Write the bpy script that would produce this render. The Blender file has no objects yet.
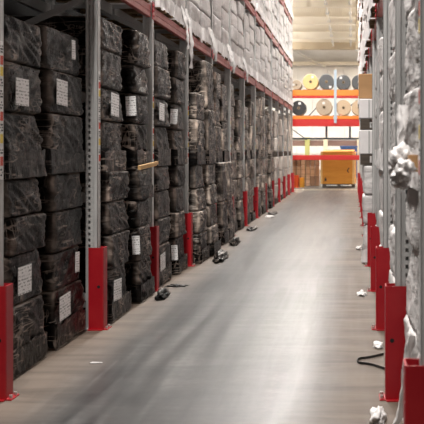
import bpy, bmesh, math, random
from mathutils import Vector, noise
random.seed(7)
S = bpy.context.scene
COL = S.collection
F = 1000.0          # focal length in pixels of the 424 frame
VX, VY, CH = 352.0, 150.0, 1.5

# ------------------------------------------------------------------ materials
def mat(name, col=(0.5, 0.5, 0.5), rough=0.5, metal=0.0, spec=0.5):
    m = bpy.data.materials.new(name); m.use_nodes = True
    b = m.node_tree.nodes['Principled BSDF']
    b.inputs['Base Color'].default_value = (*col, 1)
    b.inputs['Roughness'].default_value = rough
    b.inputs['Metallic'].default_value = metal
    b.inputs['Specular IOR Level'].default_value = spec
    return m

class NT:
    def __init__(s, m):
        s.m = m; s.t = m.node_tree; s.b = s.t.nodes['Principled BSDF']
    def n(s, kind, **kw):
        x = s.t.nodes.new(kind)
        for k, v in kw.items(): setattr(x, k, v)
        return x
    def l(s, a, b): s.t.links.new(a, b)
    def coord(s, scale=(1, 1, 1), rot=(0, 0, 0), rand=True):
        tc = s.n('ShaderNodeTexCoord'); mp = s.n('ShaderNodeMapping')
        mp.inputs['Scale'].default_value = scale; mp.inputs['Rotation'].default_value = rot
        if rand:
            oi = s.n('ShaderNodeObjectInfo'); ml = s.n('ShaderNodeMath', operation='MULTIPLY')
            ml.inputs[1].default_value = 37.0
            s.l(oi.outputs['Random'], ml.inputs[0])
            ad = s.n('ShaderNodeVectorMath', operation='ADD')
            s.l(tc.outputs['Object'], ad.inputs[0]); s.l(ml.outputs[0], ad.inputs[1])
            s.l(ad.outputs[0], mp.inputs['Vector'])
        else:
            s.l(tc.outputs['Object'], mp.inputs['Vector'])
        return mp.outputs['Vector']
    def noise(s, vec, scale=1, detail=4, rough=0.55, dist=0.0):
        x = s.n('ShaderNodeTexNoise')
        x.inputs['Scale'].default_value = scale; x.inputs['Detail'].default_value = detail
        x.inputs['Roughness'].default_value = rough; x.inputs['Distortion'].default_value = dist
        s.l(vec, x.inputs['Vector']); return x.outputs['Fac']
    def ramp(s, fac, stops):
        x = s.n('ShaderNodeValToRGB'); e = x.color_ramp.elements
        while len(e) < len(stops): e.new(0.5)
        for k, (p, c) in enumerate(stops):
            e[k].position = p; e[k].color = (*c, 1) if len(c) == 3 else c
        s.l(fac, x.inputs['Fac']); return x.outputs['Color']
    def math(s, op, a, b=None):
        x = s.n('ShaderNodeMath', operation=op)
        for k, v in enumerate((a, b)):
            if v is None: continue
            if isinstance(v, (int, float)): x.inputs[k].default_value = v
            else: s.l(v, x.inputs[k])
        return x.outputs[0]
    def mix(s, fac, a, b, blend='MIX'):
        x = s.n('ShaderNodeMix', data_type='RGBA', blend_type=blend)
        for sock, v in ((x.inputs[0], fac), (x.inputs[6], a), (x.inputs[7], b)):
            if isinstance(v, (int, float)): sock.default_value = v
            elif isinstance(v, tuple): sock.default_value = (*v, 1)
            else: s.l(v, sock)
        return x.outputs[2]
    def bump(s, h, strength=0.5, dist=0.02):
        x = s.n('ShaderNodeBump'); x.inputs['Strength'].default_value = strength
        x.inputs['Distance'].default_value = dist
        s.l(h, x.inputs['Height']); s.l(x.outputs[0], s.b.inputs['Normal'])

def film(name, lo, mid, hi, r0, r1, bump=0.6, streak=(2.0, 2.0, 26.0), thr=(0.36, 0.56, 0.8), line=0.0, linecol=(0.3, 0.26, 0.23), spec=0.5):
    m = mat(name); t = NT(m)
    v1 = t.coord(streak, (0.35, 0.12, 0.0)); v2 = t.coord((5, 5, 5)); v3 = t.coord((3, 9, 3), (0.5, 0.5, 0.3))
    a = t.noise(v1, 1.0, 5, 0.6, 0.6); b = t.noise(v2, 1.0, 5, 0.6, 0.4); c = t.noise(v3, 2.0, 4, 0.6, 1.2)
    f = t.math('ADD', t.math('MULTIPLY', a, 0.5), t.math('ADD', t.math('MULTIPLY', b, 0.3), t.math('MULTIPLY', c, 0.2)))
    colr = t.ramp(f, [(thr[0], lo), (thr[1], mid), (thr[2], hi)])
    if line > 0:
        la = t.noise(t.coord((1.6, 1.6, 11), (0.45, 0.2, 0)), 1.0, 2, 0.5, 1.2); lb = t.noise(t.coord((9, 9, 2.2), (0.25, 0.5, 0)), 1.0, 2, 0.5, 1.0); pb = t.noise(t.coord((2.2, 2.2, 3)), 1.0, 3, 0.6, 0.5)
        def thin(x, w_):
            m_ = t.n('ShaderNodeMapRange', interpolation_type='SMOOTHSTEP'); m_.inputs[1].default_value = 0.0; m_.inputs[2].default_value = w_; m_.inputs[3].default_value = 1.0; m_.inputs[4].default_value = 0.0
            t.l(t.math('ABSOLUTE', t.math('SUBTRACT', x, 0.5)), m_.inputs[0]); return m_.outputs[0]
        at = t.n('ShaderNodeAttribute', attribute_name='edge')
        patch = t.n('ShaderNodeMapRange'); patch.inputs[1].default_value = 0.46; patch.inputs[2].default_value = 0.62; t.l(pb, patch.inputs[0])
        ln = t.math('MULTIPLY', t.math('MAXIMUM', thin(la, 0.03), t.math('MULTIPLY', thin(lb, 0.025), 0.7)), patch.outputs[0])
        eg = t.math('MULTIPLY', at.outputs['Fac'], t.math('MULTIPLY', t.math('ADD', patch.outputs[0], 0.4), 0.9))  # stretched film tone plus edge highlights painted into the colour
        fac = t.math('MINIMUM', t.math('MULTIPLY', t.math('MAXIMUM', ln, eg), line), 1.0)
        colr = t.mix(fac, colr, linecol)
    t.l(colr, t.b.inputs['Base Color']); t.b.inputs['Specular IOR Level'].default_value = spec
    mr = t.n('ShaderNodeMapRange'); mr.inputs[1].default_value = 0.3; mr.inputs[2].default_value = 0.7
    mr.inputs[3].default_value = r0; mr.inputs[4].default_value = r1
    t.l(c, mr.inputs[0]); t.l(mr.outputs[0], t.b.inputs['Roughness'])
    h = t.math('ADD', t.math('MULTIPLY', a, 1.5), t.math('ADD', t.math('MULTIPLY', c, 0.4), t.math('MULTIPLY', b, 0.4)))
    t.bump(h, bump, 0.035)
    return m

M = {}
M['black'] = film('black_stretch_film', (0.002, 0.0017, 0.0016), (0.007, 0.0057, 0.005), (0.13, 0.105, 0.09), 0.22, 0.42, 0.5, (1.2, 1.2, 12), (0.47, 0.56, 0.74), 0.85, (0.42, 0.34, 0.29), 0.12)
M['brown'] = film('smoky_stretch_film', (0.006, 0.005, 0.005), (0.035, 0.03, 0.027), (0.55, 0.48, 0.42), 0.2, 0.42, 0.6, (1.6, 1.6, 9), (0.44, 0.53, 0.66), 1.0, (0.70, 0.59, 0.50), 0.15)
M['white'] = film('pale_stretch_film', (0.56, 0.54, 0.535), (0.75, 0.725, 0.715), (0.88, 0.86, 0.85), 0.3, 0.55, 0.4, (3, 3, 10))
M['ash'] = film('greyish_stretch_film', (0.33, 0.315, 0.315), (0.50, 0.48, 0.475), (0.68, 0.66, 0.65), 0.3, 0.55, 0.4, (3, 3, 10))
M['cream'] = film('cream_stretch_film', (0.42, 0.37, 0.33), (0.63, 0.57, 0.52), (0.8, 0.75, 0.70), 0.35, 0.6, 0.35, (3, 3, 10))
M['tail'] = film('loose_pale_film', (0.55, 0.53, 0.53), (0.74, 0.72, 0.71), (0.88, 0.87, 0.86), 0.5, 0.75, 0.2, (6, 6, 6), spec=0.2)
M['galv'] = mat('galvanised_steel', (0.30, 0.30, 0.295), 0.5, 0.1)
t = NT(M['galv']); n = t.noise(t.coord((30, 30, 3)), 1, 3)
t.l(t.ramp(n, [(0.3, (0.44, 0.44, 0.435)), (0.7, (0.58, 0.58, 0.57))]), t.b.inputs['Base Color'])
M['strut'] = mat('grey_painted_steel', (0.42, 0.41, 0.40), 0.5, 0.2)
M['slot'] = mat('slot_shadow_steel', (0.05, 0.05, 0.05), 0.7)
def worn_paint(name, c0, c1, r):
    m = mat(name, c0, r); t = NT(m); n = t.noise(t.coord((5, 5, 5)), 1, 6, 0.65)
    t.l(t.ramp(n, [(0.4, c0), (0.72, c1)]), t.b.inputs['Base Color']); return m
M['red'] = worn_paint('red_guard_paint', (0.36, 0.004, 0.012), (0.42, 0.012, 0.018), 0.42)
M['beam'] = worn_paint('red_beam_paint', (0.42, 0.085, 0.075), (0.50, 0.17, 0.15), 0.45)
M['connector'] = mat('deep_red_connector_paint', (0.42, 0.012, 0.018), 0.4)
M['redbeam'] = mat('bright_red_beam_paint', (0.60, 0.025, 0.022), 0.4)
M['orange'] = mat('orange_beam_paint', (0.88, 0.26, 0.035), 0.4)
M['bluepost'] = mat('pale_blue_post_paint', (0.45, 0.55, 0.65), 0.45)
M['bluegrey'] = mat('slate_blue_steel', (0.10, 0.14, 0.18), 0.45)
def wood(name, a, b):
    m = mat(name, a, 0.75); t = NT(m); n = t.noise(t.coord((3, 40, 40)), 1, 5, 0.6, 0.5)
    t.l(t.ramp(n, [(0.3, a), (0.7, b)]), t.b.inputs['Base Color']); t.bump(n, 0.3, 0.004); return m
M['wood'] = wood('pallet_timber', (0.22, 0.14, 0.075), (0.40, 0.27, 0.15))
M['woodnew'] = wood('fresh_pallet_timber', (0.50, 0.29, 0.11), (0.68, 0.44, 0.2))
M['wooddark'] = wood('dark_pallet_timber', (0.045, 0.035, 0.028), (0.10, 0.075, 0.055))
M['hole'] = mat('dark_hole', (0.01, 0.01, 0.01), 0.8)
M['zinc'] = mat('zinc_bolt', (0.55, 0.5, 0.48), 0.35, 0.7)
M['ink'] = mat('black_ink', (0.02, 0.02, 0.02), 0.7)
M['inkred'] = mat('red_label_ink', (0.55, 0.06, 0.03), 0.6)
M['inkyellow'] = mat('yellow_label_ink', (0.75, 0.55, 0.08), 0.6)
M['paper'] = mat('label_paper', (0.80, 0.79, 0.78), 0.55)
def carton(name, a, b, r=0.7):
    m = mat(name, a, r); t = NT(m); n = t.noise(t.coord((2, 2, 9)), 1, 4)
    t.l(t.ramp(n, [(0.3, a), (0.7, b)]), t.b.inputs['Base Color']); return m
M['carton'] = carton('brown_cardboard', (0.36, 0.20, 0.085), (0.45, 0.26, 0.12))
M['amber'] = carton('amber_cardboard', (0.50, 0.20, 0.018), (0.59, 0.25, 0.03))
M['amberlight'] = carton('pale_amber_cardboard', (0.62, 0.38, 0.13), (0.7, 0.45, 0.18))
M['whitebox'] = carton('white_cardboard', (0.74, 0.72, 0.72), (0.82, 0.80, 0.80))
M['plankA'] = carton('tan_pack', (0.56, 0.40, 0.27), (0.70, 0.52, 0.37))
M['plankB'] = carton('brown_pack', (0.30, 0.19, 0.12), (0.45, 0.30, 0.20))
M['plasticorange'] = mat('orange_red_plastic', (0.80, 0.12, 0.02), 0.4)
M['plasticyellow'] = mat('amber_plastic', (0.85, 0.42, 0.03), 0.4)
M['bin'] = mat('blue_plastic', (0.03, 0.07, 0.19), 0.4)
def rings(name, a, b, r=0.5, sc=26):
    m = mat(name, a, r); t = NT(m)
    w = t.n('ShaderNodeTexWave', wave_type='RINGS', rings_direction='Y'); w.inputs['Scale'].default_value = sc
    w.inputs['Distortion'].default_value = 1.5; w.inputs['Detail'].default_value = 2
    t.l(t.coord(rand=False), w.inputs['Vector'])
    t.l(t.mix(w.outputs['Fac'], a, b), t.b.inputs['Base Color']); return m
M['rolltan'] = rings('tan_roll', (0.58, 0.42, 0.27), (0.70, 0.55, 0.38))
M['rollyellow'] = rings('straw_roll', (0.80, 0.52, 0.20), (0.88, 0.62, 0.30))
M['rollgrey'] = rings('charcoal_roll', (0.06, 0.065, 0.07), (0.12, 0.125, 0.13), 0.35)
M['rollblack'] = rings('black_roll', (0.02, 0.02, 0.022), (0.05, 0.05, 0.052), 0.35)
M['rollbrown'] = rings('drab_roll', (0.42, 0.33, 0.24), (0.55, 0.45, 0.34))
M['core'] = mat('roll_core_board', (0.30, 0.22, 0.14), 0.7)
M['corehole'] = mat('roll_core_shadow', (0.03, 0.025, 0.02), 0.8)
M['pipe'] = mat('white_pipe', (0.78, 0.76, 0.72), 0.4)
M['greenpost'] = mat('olive_post_paint', (0.42, 0.42, 0.16), 0.5)
M['creampost'] = mat('cream_post_paint', (0.75, 0.66, 0.5), 0.5)
M['brownbeam'] = mat('brown_steel', (0.20, 0.12, 0.10), 0.55)
M['lampbody'] = mat('lamp_housing', (0.7, 0.7, 0.7), 0.4)
M['purlin'] = mat('cream_purlin', (0.86, 0.81, 0.72), 0.5)
M['purlindark'] = mat('brown_purlin', (0.50, 0.42, 0.31), 0.6)
M['strap'] = mat('black_strap', (0.015, 0.015, 0.016), 0.4)
M['lens'] = mat('lamp_diffuser', (0.9, 0.9, 0.9), 0.5)
b = M['lens'].node_tree.nodes['Principled BSDF']
b.inputs['Emission Color'].default_value = (1, 0.94, 0.86, 1); b.inputs['Emission Strength'].default_value = 4.0

# printed shipping label
m = M['label'] = mat('shipping_label_print', (0.8, 0.8, 0.8), 0.45); t = NT(m)
tc = t.n('ShaderNodeTexCoord'); sp = t.n('ShaderNodeSeparateXYZ'); t.l(tc.outputs['Generated'], sp.inputs[0])
row = t.math('FRACT', t.math('MULTIPLY', sp.outputs['Z'], 8.0))
rowon = t.math('LESS_THAN', row, 0.5)
mp = t.n('ShaderNodeMapping'); mp.inputs['Scale'].default_value = (9, 9, 11); t.l(tc.outputs['Generated'], mp.inputs['Vector'])
ng = t.noise(mp.outputs['Vector'], 1.0, 2)
on = t.math('MULTIPLY', rowon, t.math('GREATER_THAN', ng, 0.52))
t.l(t.mix(t.math('MULTIPLY', on, 0.65), (0.92, 0.91, 0.91), (0.06, 0.06, 0.06)), t.b.inputs['Base Color'])

# polished concrete
m = M['floor'] = mat('polished_concrete', (0.3, 0.3, 0.3), 0.3); t = NT(m)
n1 = t.noise(t.coord((0.9, 0.35, 1), rand=False), 1, 6, 0.6, 0.3)
n2 = t.noise(t.coord((9, 0.5, 1), rand=False), 1, 5, 0.6, 0.4)
n3 = t.noise(t.coord((0.7, 3.5, 1), (0, 0, 0.12), rand=False), 1, 6, 0.65, 0.8)
n4 = t.noise(t.coord((14, 14, 1), rand=False), 1, 6, 0.7)
f = t.math('ADD', t.math('ADD', t.math('MULTIPLY', n1, 0.3), t.math('MULTIPLY', n2, 0.28)), t.math('ADD', t.math('MULTIPLY', n3, 0.27), t.math('MULTIPLY', n4, 0.15)))
grey = t.ramp(f, [(0.40, (0.018, 0.018, 0.019)), (0.475, (0.035, 0.035, 0.035)), (0.53, (0.055, 0.054, 0.053)), (0.60, (0.105, 0.102, 0.098))])
tc = t.n('ShaderNodeTexCoord'); sp = t.n('ShaderNodeSeparateXYZ'); t.l(tc.outputs['Object'], sp.inputs[0])
wob = t.math('MULTIPLY', t.math('SUBTRACT', n1, 0.5), 0.5)
dl = t.math('ABSOLUTE', t.math('ADD', t.math('ADD', sp.outputs['X'], 1.0), wob))
mr = t.n('ShaderNodeMapRange', interpolation_type='SMOOTHSTEP'); mr.inputs[1].default_value = 0.55; mr.inputs[2].default_value = 1.05
t.l(dl, mr.inputs[0])
dusty = t.ramp(n3, [(0.36, (0.095, 0.070, 0.052)), (0.64, (0.17, 0.130, 0.10))])
t.l(t.mix(t.math('MULTIPLY', mr.outputs[0], 0.8), grey, dusty), t.b.inputs['Base Color'])
r = t.math('ADD', t.math('MULTIPLY', n2, 0.3), 0.22)
t.l(t.math('ADD', r, t.math('MULTIPLY', mr.outputs[0], 0.25)), t.b.inputs['Roughness'])
t.b.inputs['Specular IOR Level'].default_value = 0.24

m = M['ceil'] = mat('cream_roof_deck', (0.84, 0.78, 0.65), 0.7); t = NT(m)
w = t.n('ShaderNodeTexWave', bands_direction='X'); w.inputs['Scale'].default_value = 3.0
t.l(t.coord(rand=False), w.inputs['Vector']); t.bump(w.outputs['Fac'], 0.25, 0.03)
m = M['wallwhite'] = mat('white_wall_cladding', (0.82, 0.81, 0.80), 0.55); t = NT(m)
n = t.noise(t.coord((0.5, 0.5, 0.8), rand=False), 1, 5)
t.l(t.ramp(n, [(0.3, (0.72, 0.70, 0.68)), (0.7, (0.86, 0.85, 0.84))]), t.b.inputs['Base Color']); t.bump(n, 0.3, 0.1)
M['wallgrey'] = mat('grey_wall_sheet', (0.10, 0.10, 0.10), 0.8)
M['blockerdark'] = mat('dark_blocker_sheet', (0.035, 0.033, 0.032), 0.8)

# ------------------------------------------------------------------ mesh helpers
class MB:
    def __init__(s): s.v, s.f, s.mi = [], [], []
    def box(s, a, b, mi=0, rot=None, at=None):
        (x0, y0, z0), (x1, y1, z1) = a, b
        p = [(x0, y0, z0), (x1, y0, z0), (x1, y1, z0), (x0, y1, z0), (x0, y0, z1), (x1, y0, z1), (x1, y1, z1), (x0, y1, z1)]
        if x1 < x0: p = [p[1], p[0], p[3], p[2], p[5], p[4], p[7], p[6]]
        k = len(s.v); s.v += p
        for q in ((0, 3, 2, 1), (4, 5, 6, 7), (0, 1, 5, 4), (1, 2, 6, 5), (2, 3, 7, 6), (3, 0, 4, 7)):
            s.f.append(tuple(k + i for i in q)); s.mi.append(mi)
    def bar(s, p, q, w, h=None, mi=0):
        h = h or w; p, q = Vector(p), Vector(q); d = (q - p).normalized()
        u = d.cross(Vector((0, 0, 1)));
        if u.length < 1e-4: u = Vector((1, 0, 0))
        u.normalize(); n = u.cross(d)
        k = len(s.v)
        for e in (p, q):
            for a, c in ((-1, -1), (1, -1), (1, 1), (-1, 1)): s.v.append(tuple(e + u * a * w / 2 + n * c * h / 2))
        for i in range(4): s.f.append((k + i, k + (i + 1) % 4, k + 4 + (i + 1) % 4, k + 4 + i)); s.mi.append(mi)
        s.f += [(k + 3, k + 2, k + 1, k), (k + 4, k + 5, k + 6, k + 7)]; s.mi += [mi, mi]
    def tube(s, p, q, r, n=12, mi=0, r2=None):
        p, q = Vector(p), Vector(q); d = (q - p).normalized(); r2 = r if r2 is None else r2
        u = d.orthogonal().normalized(); w = d.cross(u); k = len(s.v)
        for e, rr in ((p, r), (q, r2)):
            for i in range(n):
                a = 2 * math.pi * i / n; s.v.append(tuple(e + (u * math.cos(a) + w * math.sin(a)) * rr))
        for i in range(n): s.f.append((k + i, k + (i + 1) % n, k + n + (i + 1) % n, k + n + i)); s.mi.append(mi)
        s.f += [tuple(k + n - 1 - i for i in range(n)), tuple(k + n + i for i in range(n))]; s.mi += [mi, mi]
    def quad(s, a, b, c, d, mi=0):
        k = len(s.v); s.v += [tuple(a), tuple(b), tuple(c), tuple(d)]; s.f.append((k, k + 1, k + 2, k + 3)); s.mi.append(mi)
    def mesh(s, name, mats, smooth=False):
        me = bpy.data.meshes.new(name); me.from_pydata([tuple(x) for x in s.v], [], s.f)
        for mm in mats: me.materials.append(mm)
        me.polygons.foreach_set('material_index', s.mi)
        if smooth: me.polygons.foreach_set('use_smooth', [True] * len(me.polygons))
        bm = bmesh.new(); bm.from_mesh(me); bmesh.ops.recalc_face_normals(bm, faces=bm.faces); bm.to_mesh(me); bm.free()
        me.update(); return me

def bevel(me, w=0.006, seg=2):
    bm = bmesh.new(); bm.from_mesh(me)
    bmesh.ops.bevel(bm, geom=list(bm.edges), offset=w, segments=seg, affect='EDGES', profile=0.5)
    bm.to_mesh(me); bm.free(); return me

def obj(name, me, parent=None, loc=(0, 0, 0), rot=(0, 0, 0)):
    o = bpy.data.objects.new(name, me); COL.objects.link(o)
    o.location = loc; o.rotation_euler = rot
    if parent: o.parent = parent
    return o
def tag(o, label, cat, group=None):
    o['label'] = label; o['category'] = cat
    if group: o['group'] = group
    return o
def thing(name, label, cat, loc=(0, 0, 0), group=None, rz=0):
    o = bpy.data.objects.new(name, None); o.empty_display_size = 0.2; COL.objects.link(o)
    o.location = loc; o.rotation_euler = (0, 0, rz); return tag(o, label, cat, group)
def struct(name, me):
    o = obj(name, me); o['kind'] = 'structure'; return o
def copy_tree(o, loc, label, group=None, rz=None):
    r = o.copy(); COL.objects.link(r); r.location = loc; r['label'] = label
    if group: r['group'] = group
    if rz is not None: r.rotation_euler = (0, 0, rz)
    for ch in o.children:
        c = ch.copy(); COL.objects.link(c); c.parent = r
        for g in ch.children:
            d = g.copy(); COL.objects.link(d); d.parent = c
    return r

ORD = ['first', 'second', 'third', 'fourth', 'fifth', 'sixth', 'seventh', 'eighth', 'ninth', 'tenth', 'eleventh', 'twelfth', 'thirteenth', 'fourteenth', 'fifteenth']
PI = math.pi

# ------------------------------------------------------------------ setting
def boxmesh(name, a, b, m, bw=0):
    q = MB(); q.box(a, b); me = q.mesh(name, [m])
    return bevel(me, bw) if bw else me
struct('floor', boxmesh('floor', (-14, -7, -0.2), (13, 77, 0), M['floor']))
struct('ceiling', boxmesh('ceiling', (-14, -7, 9.3), (13, 77, 9.5), M['ceil']))
struct('wall_back', boxmesh('wall_back', (-14, 76, 0), (13, 76.3, 9.3), M['wallwhite']))
struct('light_blocker_left', boxmesh('light_blocker_left', (-3.55, -7, 0), (-3.42, 36.2, 9.3), M['blockerdark']))  # added sheet behind the rack, blocks light so the gaps stay dark
struct('light_blocker_right', boxmesh('light_blocker_right', (1.62, -7, 0), (1.75, 36.2, 9.3), M['wallgrey']))  # added sheet like the left one, keeps the aisle light contained
struct('wall_hall_left', boxmesh('wall_hall_left', (-14.3, -7, 0), (-14, 77, 9.3), M['wallwhite']))
struct('wall_hall_right', boxmesh('wall_hall_right', (13, -7, 0), (13.3, 77, 9.3), M['wallwhite']))
struct('wall_front', boxmesh('wall_front', (-14, -7.3, 0), (13, -7, 9.3), M['wallgrey']))
# roof purlins and the ledges of the far wall
k = 1
for Y, z, hh, mm in ((45.0, 9.0, 0.22, 'purlin'), (51.6, 9.0, 0.25, 'purlin'), (58.5, 9.0, 0.28, 'purlin'), (66.0, 9.0, 0.30, 'purlin'), (72.5, 8.95, 0.32, 'purlindark')):
    q = MB(); q.box((-13.9, Y - 0.05, z - hh / 2), (12.9, Y + 0.05, z + hh / 2)); q.box((-13.9, Y - 0.14, z - hh / 2 - 0.02), (12.9, Y + 0.14, z - hh / 2 + 0.01)); q.box((-13.9, Y - 0.05, z + hh / 2), (12.9, Y + 0.05, 9.3))
    for x in (-4.9, -3.7, -2.4, -0.9, 0.3): q.box((x - 0.05, Y - 0.2, z - 0.16), (x + 0.05, Y - 0.141, z + 0.1))
    struct('trim_%d' % k, q.mesh('purlin', [M[mm]])); k += 1
q = MB(); q.box((-13.9, 75.2, 7.9), (12.9, 75.98, 8.15)); struct('trim_%d' % k, q.mesh('ledge', [M['purlin']])); k += 1
q = MB()
for i in range(14): q.box((-9 + i * 1.2, 75.90, 1.2), (-9 + i * 1.2 + 1.19, 75.97, 7.75))
struct('trim_%d' % k, bevel(q.mesh('cladding', [M['wallwhite']]), 0.03)); k += 1
# overhead service pipes along the aisle
for x, z, lab in ((-1.35, 9.02, 'white service pipe under the roof above the aisle centre'), (-0.09, 9.02, 'white service pipe under the roof close to the pale right rack')):
    p = thing('service_pipe', lab, 'pipe', (x, 56, z), 'roof pipes')
    q = MB(); q.tube((0, -16, 0), (0, 18.5, 0), 0.05); obj('pipe_run', q.mesh('pipe_run', [M['pipe']], True), p)
    for i in range(10):
        q = MB(); q.box((-0.09, -15.6 + i * 3.6, -0.07), (0.09, -15.4 + i * 3.6, 0.07)); q.box((-0.012, -15.52 + i * 3.6, 0.05), (0.012, -15.48 + i * 3.6, 0.28)); obj('pipe_hanger', q.mesh('pipe_hanger', [M['lampbody']]), p)
p = tag(obj('hanging_pipe', None or (lambda q: (q.tube((-4.9, 75.0, 9.29), (-2.0, 75.15, 7.7), 0.07), q.mesh('brace_pipe', [M['pipe']], True))[1])(MB())), 'slanting pale pipe against the white far wall', 'pipe')

# ------------------------------------------------------------------ racks
Y0, PITCH, NP = 6.07, 2.277, 14
YP = {i: Y0 + PITCH * i for i in range(-1, NP)}; YP[0] -= 0.07
RH = 7.9
LEVELS = [(2.91, 3.04), (4.45, 4.58), (5.97, 6.10)]
SLOT_Y = 0.1

def post_mesh(s, z1=RH, fine=True):
    """front upright: d runs from the aisle face inwards, x = s*d ; y from 0"""
    q = MB(); D, W, th = 0.10, 0.10, 0.003
    X = lambda d: s * d
    q.box((X(0), 0.0, 0.01), (X(th), W, z1))                     # aisle face
    for yy, dy in ((0.0, 1), (W, -1)):
        y0, y1 = (yy, yy + th * dy) if dy > 0 else (yy - th, yy)
        ys, ye = (yy + 0.008, yy + 0.011) if dy > 0 else (yy - 0.011, yy - 0.008)
        q.box((X(0), y0, 0.01), (X(0.032), y1, z1))
        q.box((X(0.032), ys, 0.01), (X(0.060), ye, z1))
        q.box((X(0.078), ys, 0.01), (X(D), ye, z1))
        q.box((X(0.030), min(y0, ys), 0.01), (X(0.033), max(y1, ye), z1))
        if dy > 0 and fine:
            z = 0.01
            while z < z1 - 0.05:
                q.box((X(0.060), ys, z), (X(0.078), ye, z + 0.026)); z += 0.05
        else: q.box((X(0.060), ys, 0.01), (X(0.078), ye, z1))
    q.box((X(0.062), 0.035, 0.01), (X(0.064), W - 0.02, z1), 1)
    q.box((X(-0.008), -0.004, 0.0), (X(D + 0.02), W + 0.006, 0.01))
    return q.mesh('front_post', [M['galv'], M['slot']])
def rear_post_mesh(s):
    q = MB(); q.box((0, 0.01, 0), (s * 0.08, 0.09, RH)); return q.mesh('rear_post', [M['strut']])
def lacing_mesh(s, depth):
    q = MB(); z, up = 0.26, True
    while z < RH - 0.7:
        a, b_ = (s * 0.10, 0.05, z), (s * depth, 0.05, z + 0.42)
        if not up: a, b_ = (s * 0.10, 0.05, z + 0.42), (s * depth, 0.05, z)
        q.bar(a, b_, 0.03, 0.05); z += 0.42; up = not up
    for z in (0.2, 3.03, 4.56, 6.08, 7.6): q.bar((s * 0.10, 0.05, z), (s * depth, 0.05, z), 0.03, 0.04)
    return q.mesh('frame_brace', [M['strut']])
def loc_label_mesh(s):
    q = MB(); x = -s * 0.0025
    def face(y0, y1, z0, z1, mi, off):
        q.box((x - s * off, y0, z0), (x - s * (off - 0.0015) , y1, z1), mi)
    face(0.030, 0.085, 1.32, 2.16, 0, 0.0)
    z = 2.14; r = random.Random(3)
    for c in (0, 2, 3, 0, 1, 0, 2, 0, 3, 0, 2, 0):
        if c in (2, 3): face(0.034, 0.081, z - 0.055, z, c, 0.0012)
        else:
            for row in range(3):
                for j in range(3):
                    if r.random() < 0.75: face(0.036 + j * 0.015, 0.047 + j * 0.015, z - 0.05 + row * 0.017, z - 0.05 + row * 0.017 + 0.010, 1, 0.0012)
        z -= 0.068
    return q.mesh('location_label', [M['paper'], M['ink'], M['inkred'], M['inkyellow']])
def crossbar_mesh(s, L, h, m='beam'):
    q = MB(); q.box((0, 0, 0), (s * 0.05, L, h)); q.box((s * 0.0, 0, h * 0.42), (-s * 0.006, L, h * 0.58))
    return bevel(q.mesh('crossbar', [M[m]]), 0.004, 1)
def connector_mesh(s):
    q = MB(); q.box((-s * 0.010, -0.055, -0.02), (-s * 0.004, 0.055, 0.17)); q.box((-s * 0.010, 0.049, -0.02), (s * 0.05, 0.055, 0.17))
    for z in (0.02, 0.075, 0.13): q.tube((-s * 0.018, 0, z), (-s * 0.010, 0, z), 0.012, 8)
    return q.mesh('beam_connector', [M['connector']])

def build_rack(s, xf, first, name, label):
    root = thing(name, label, 'pallet rack', (xf, 0, 0))
    fine, coarse = post_mesh(s), post_mesh(s, RH, False)
    rp, lm, ll = rear_post_mesh(s), lacing_mesh(s, 1.06), loc_label_mesh(s)
    L = PITCH - SLOT_Y - 0.004
    cb = [crossbar_mesh(s, L, z1 - z0) for z0, z1 in LEVELS]
    rb = (lambda q: (q.box((0, 0, 0), (s * 0.05, L, 0.11)), q.mesh('rear_crossbar', [M['strut']]))[1])(MB())
    cn = connector_mesh(s)
    for i in range(first, NP):
        y = YP[i]
        fp = obj('front_post', fine if i < 5 else coarse, root, (0, y, 0))
        if s < 0 or i < 0: obj('location_label', ll, fp)
        obj('rear_post', rp, root, (s * 1.06, y, 0))
        obj('frame_brace', lm, root, (0, y, 0))
        if i < NP - 1:
            for k, (z0, z1) in enumerate(LEVELS):
                bmob = obj('crossbar', cb[k], root, (s * 0.012, y + SLOT_Y + 0.002, z0))
                c = obj('beam_connector', cn, bmob, (-s * 0.011, -0.052 - 0.002, 0)); c['label'] = 'bright red hooked end plate'
                obj('rear_crossbar', rb, root, (s * 1.07, y + SLOT_Y + 0.002, z1 - 0.11))
                obj('support_bar', rb, root, (s * 0.42, y + SLOT_Y + 0.002, z1 - 0.11))
    return root
XL, XR = -2.125, 0.262
build_rack(-1, XL, 0, 'pallet_rack', 'long grey-post pallet rack with red beams holding black-wrapped loads below and pale loads above')
build_rack(1, XR, -1, 'pallet_rack', 'long pallet rack of pale-wrapped loads running close along the aisle, seen almost edge-on')

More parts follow.
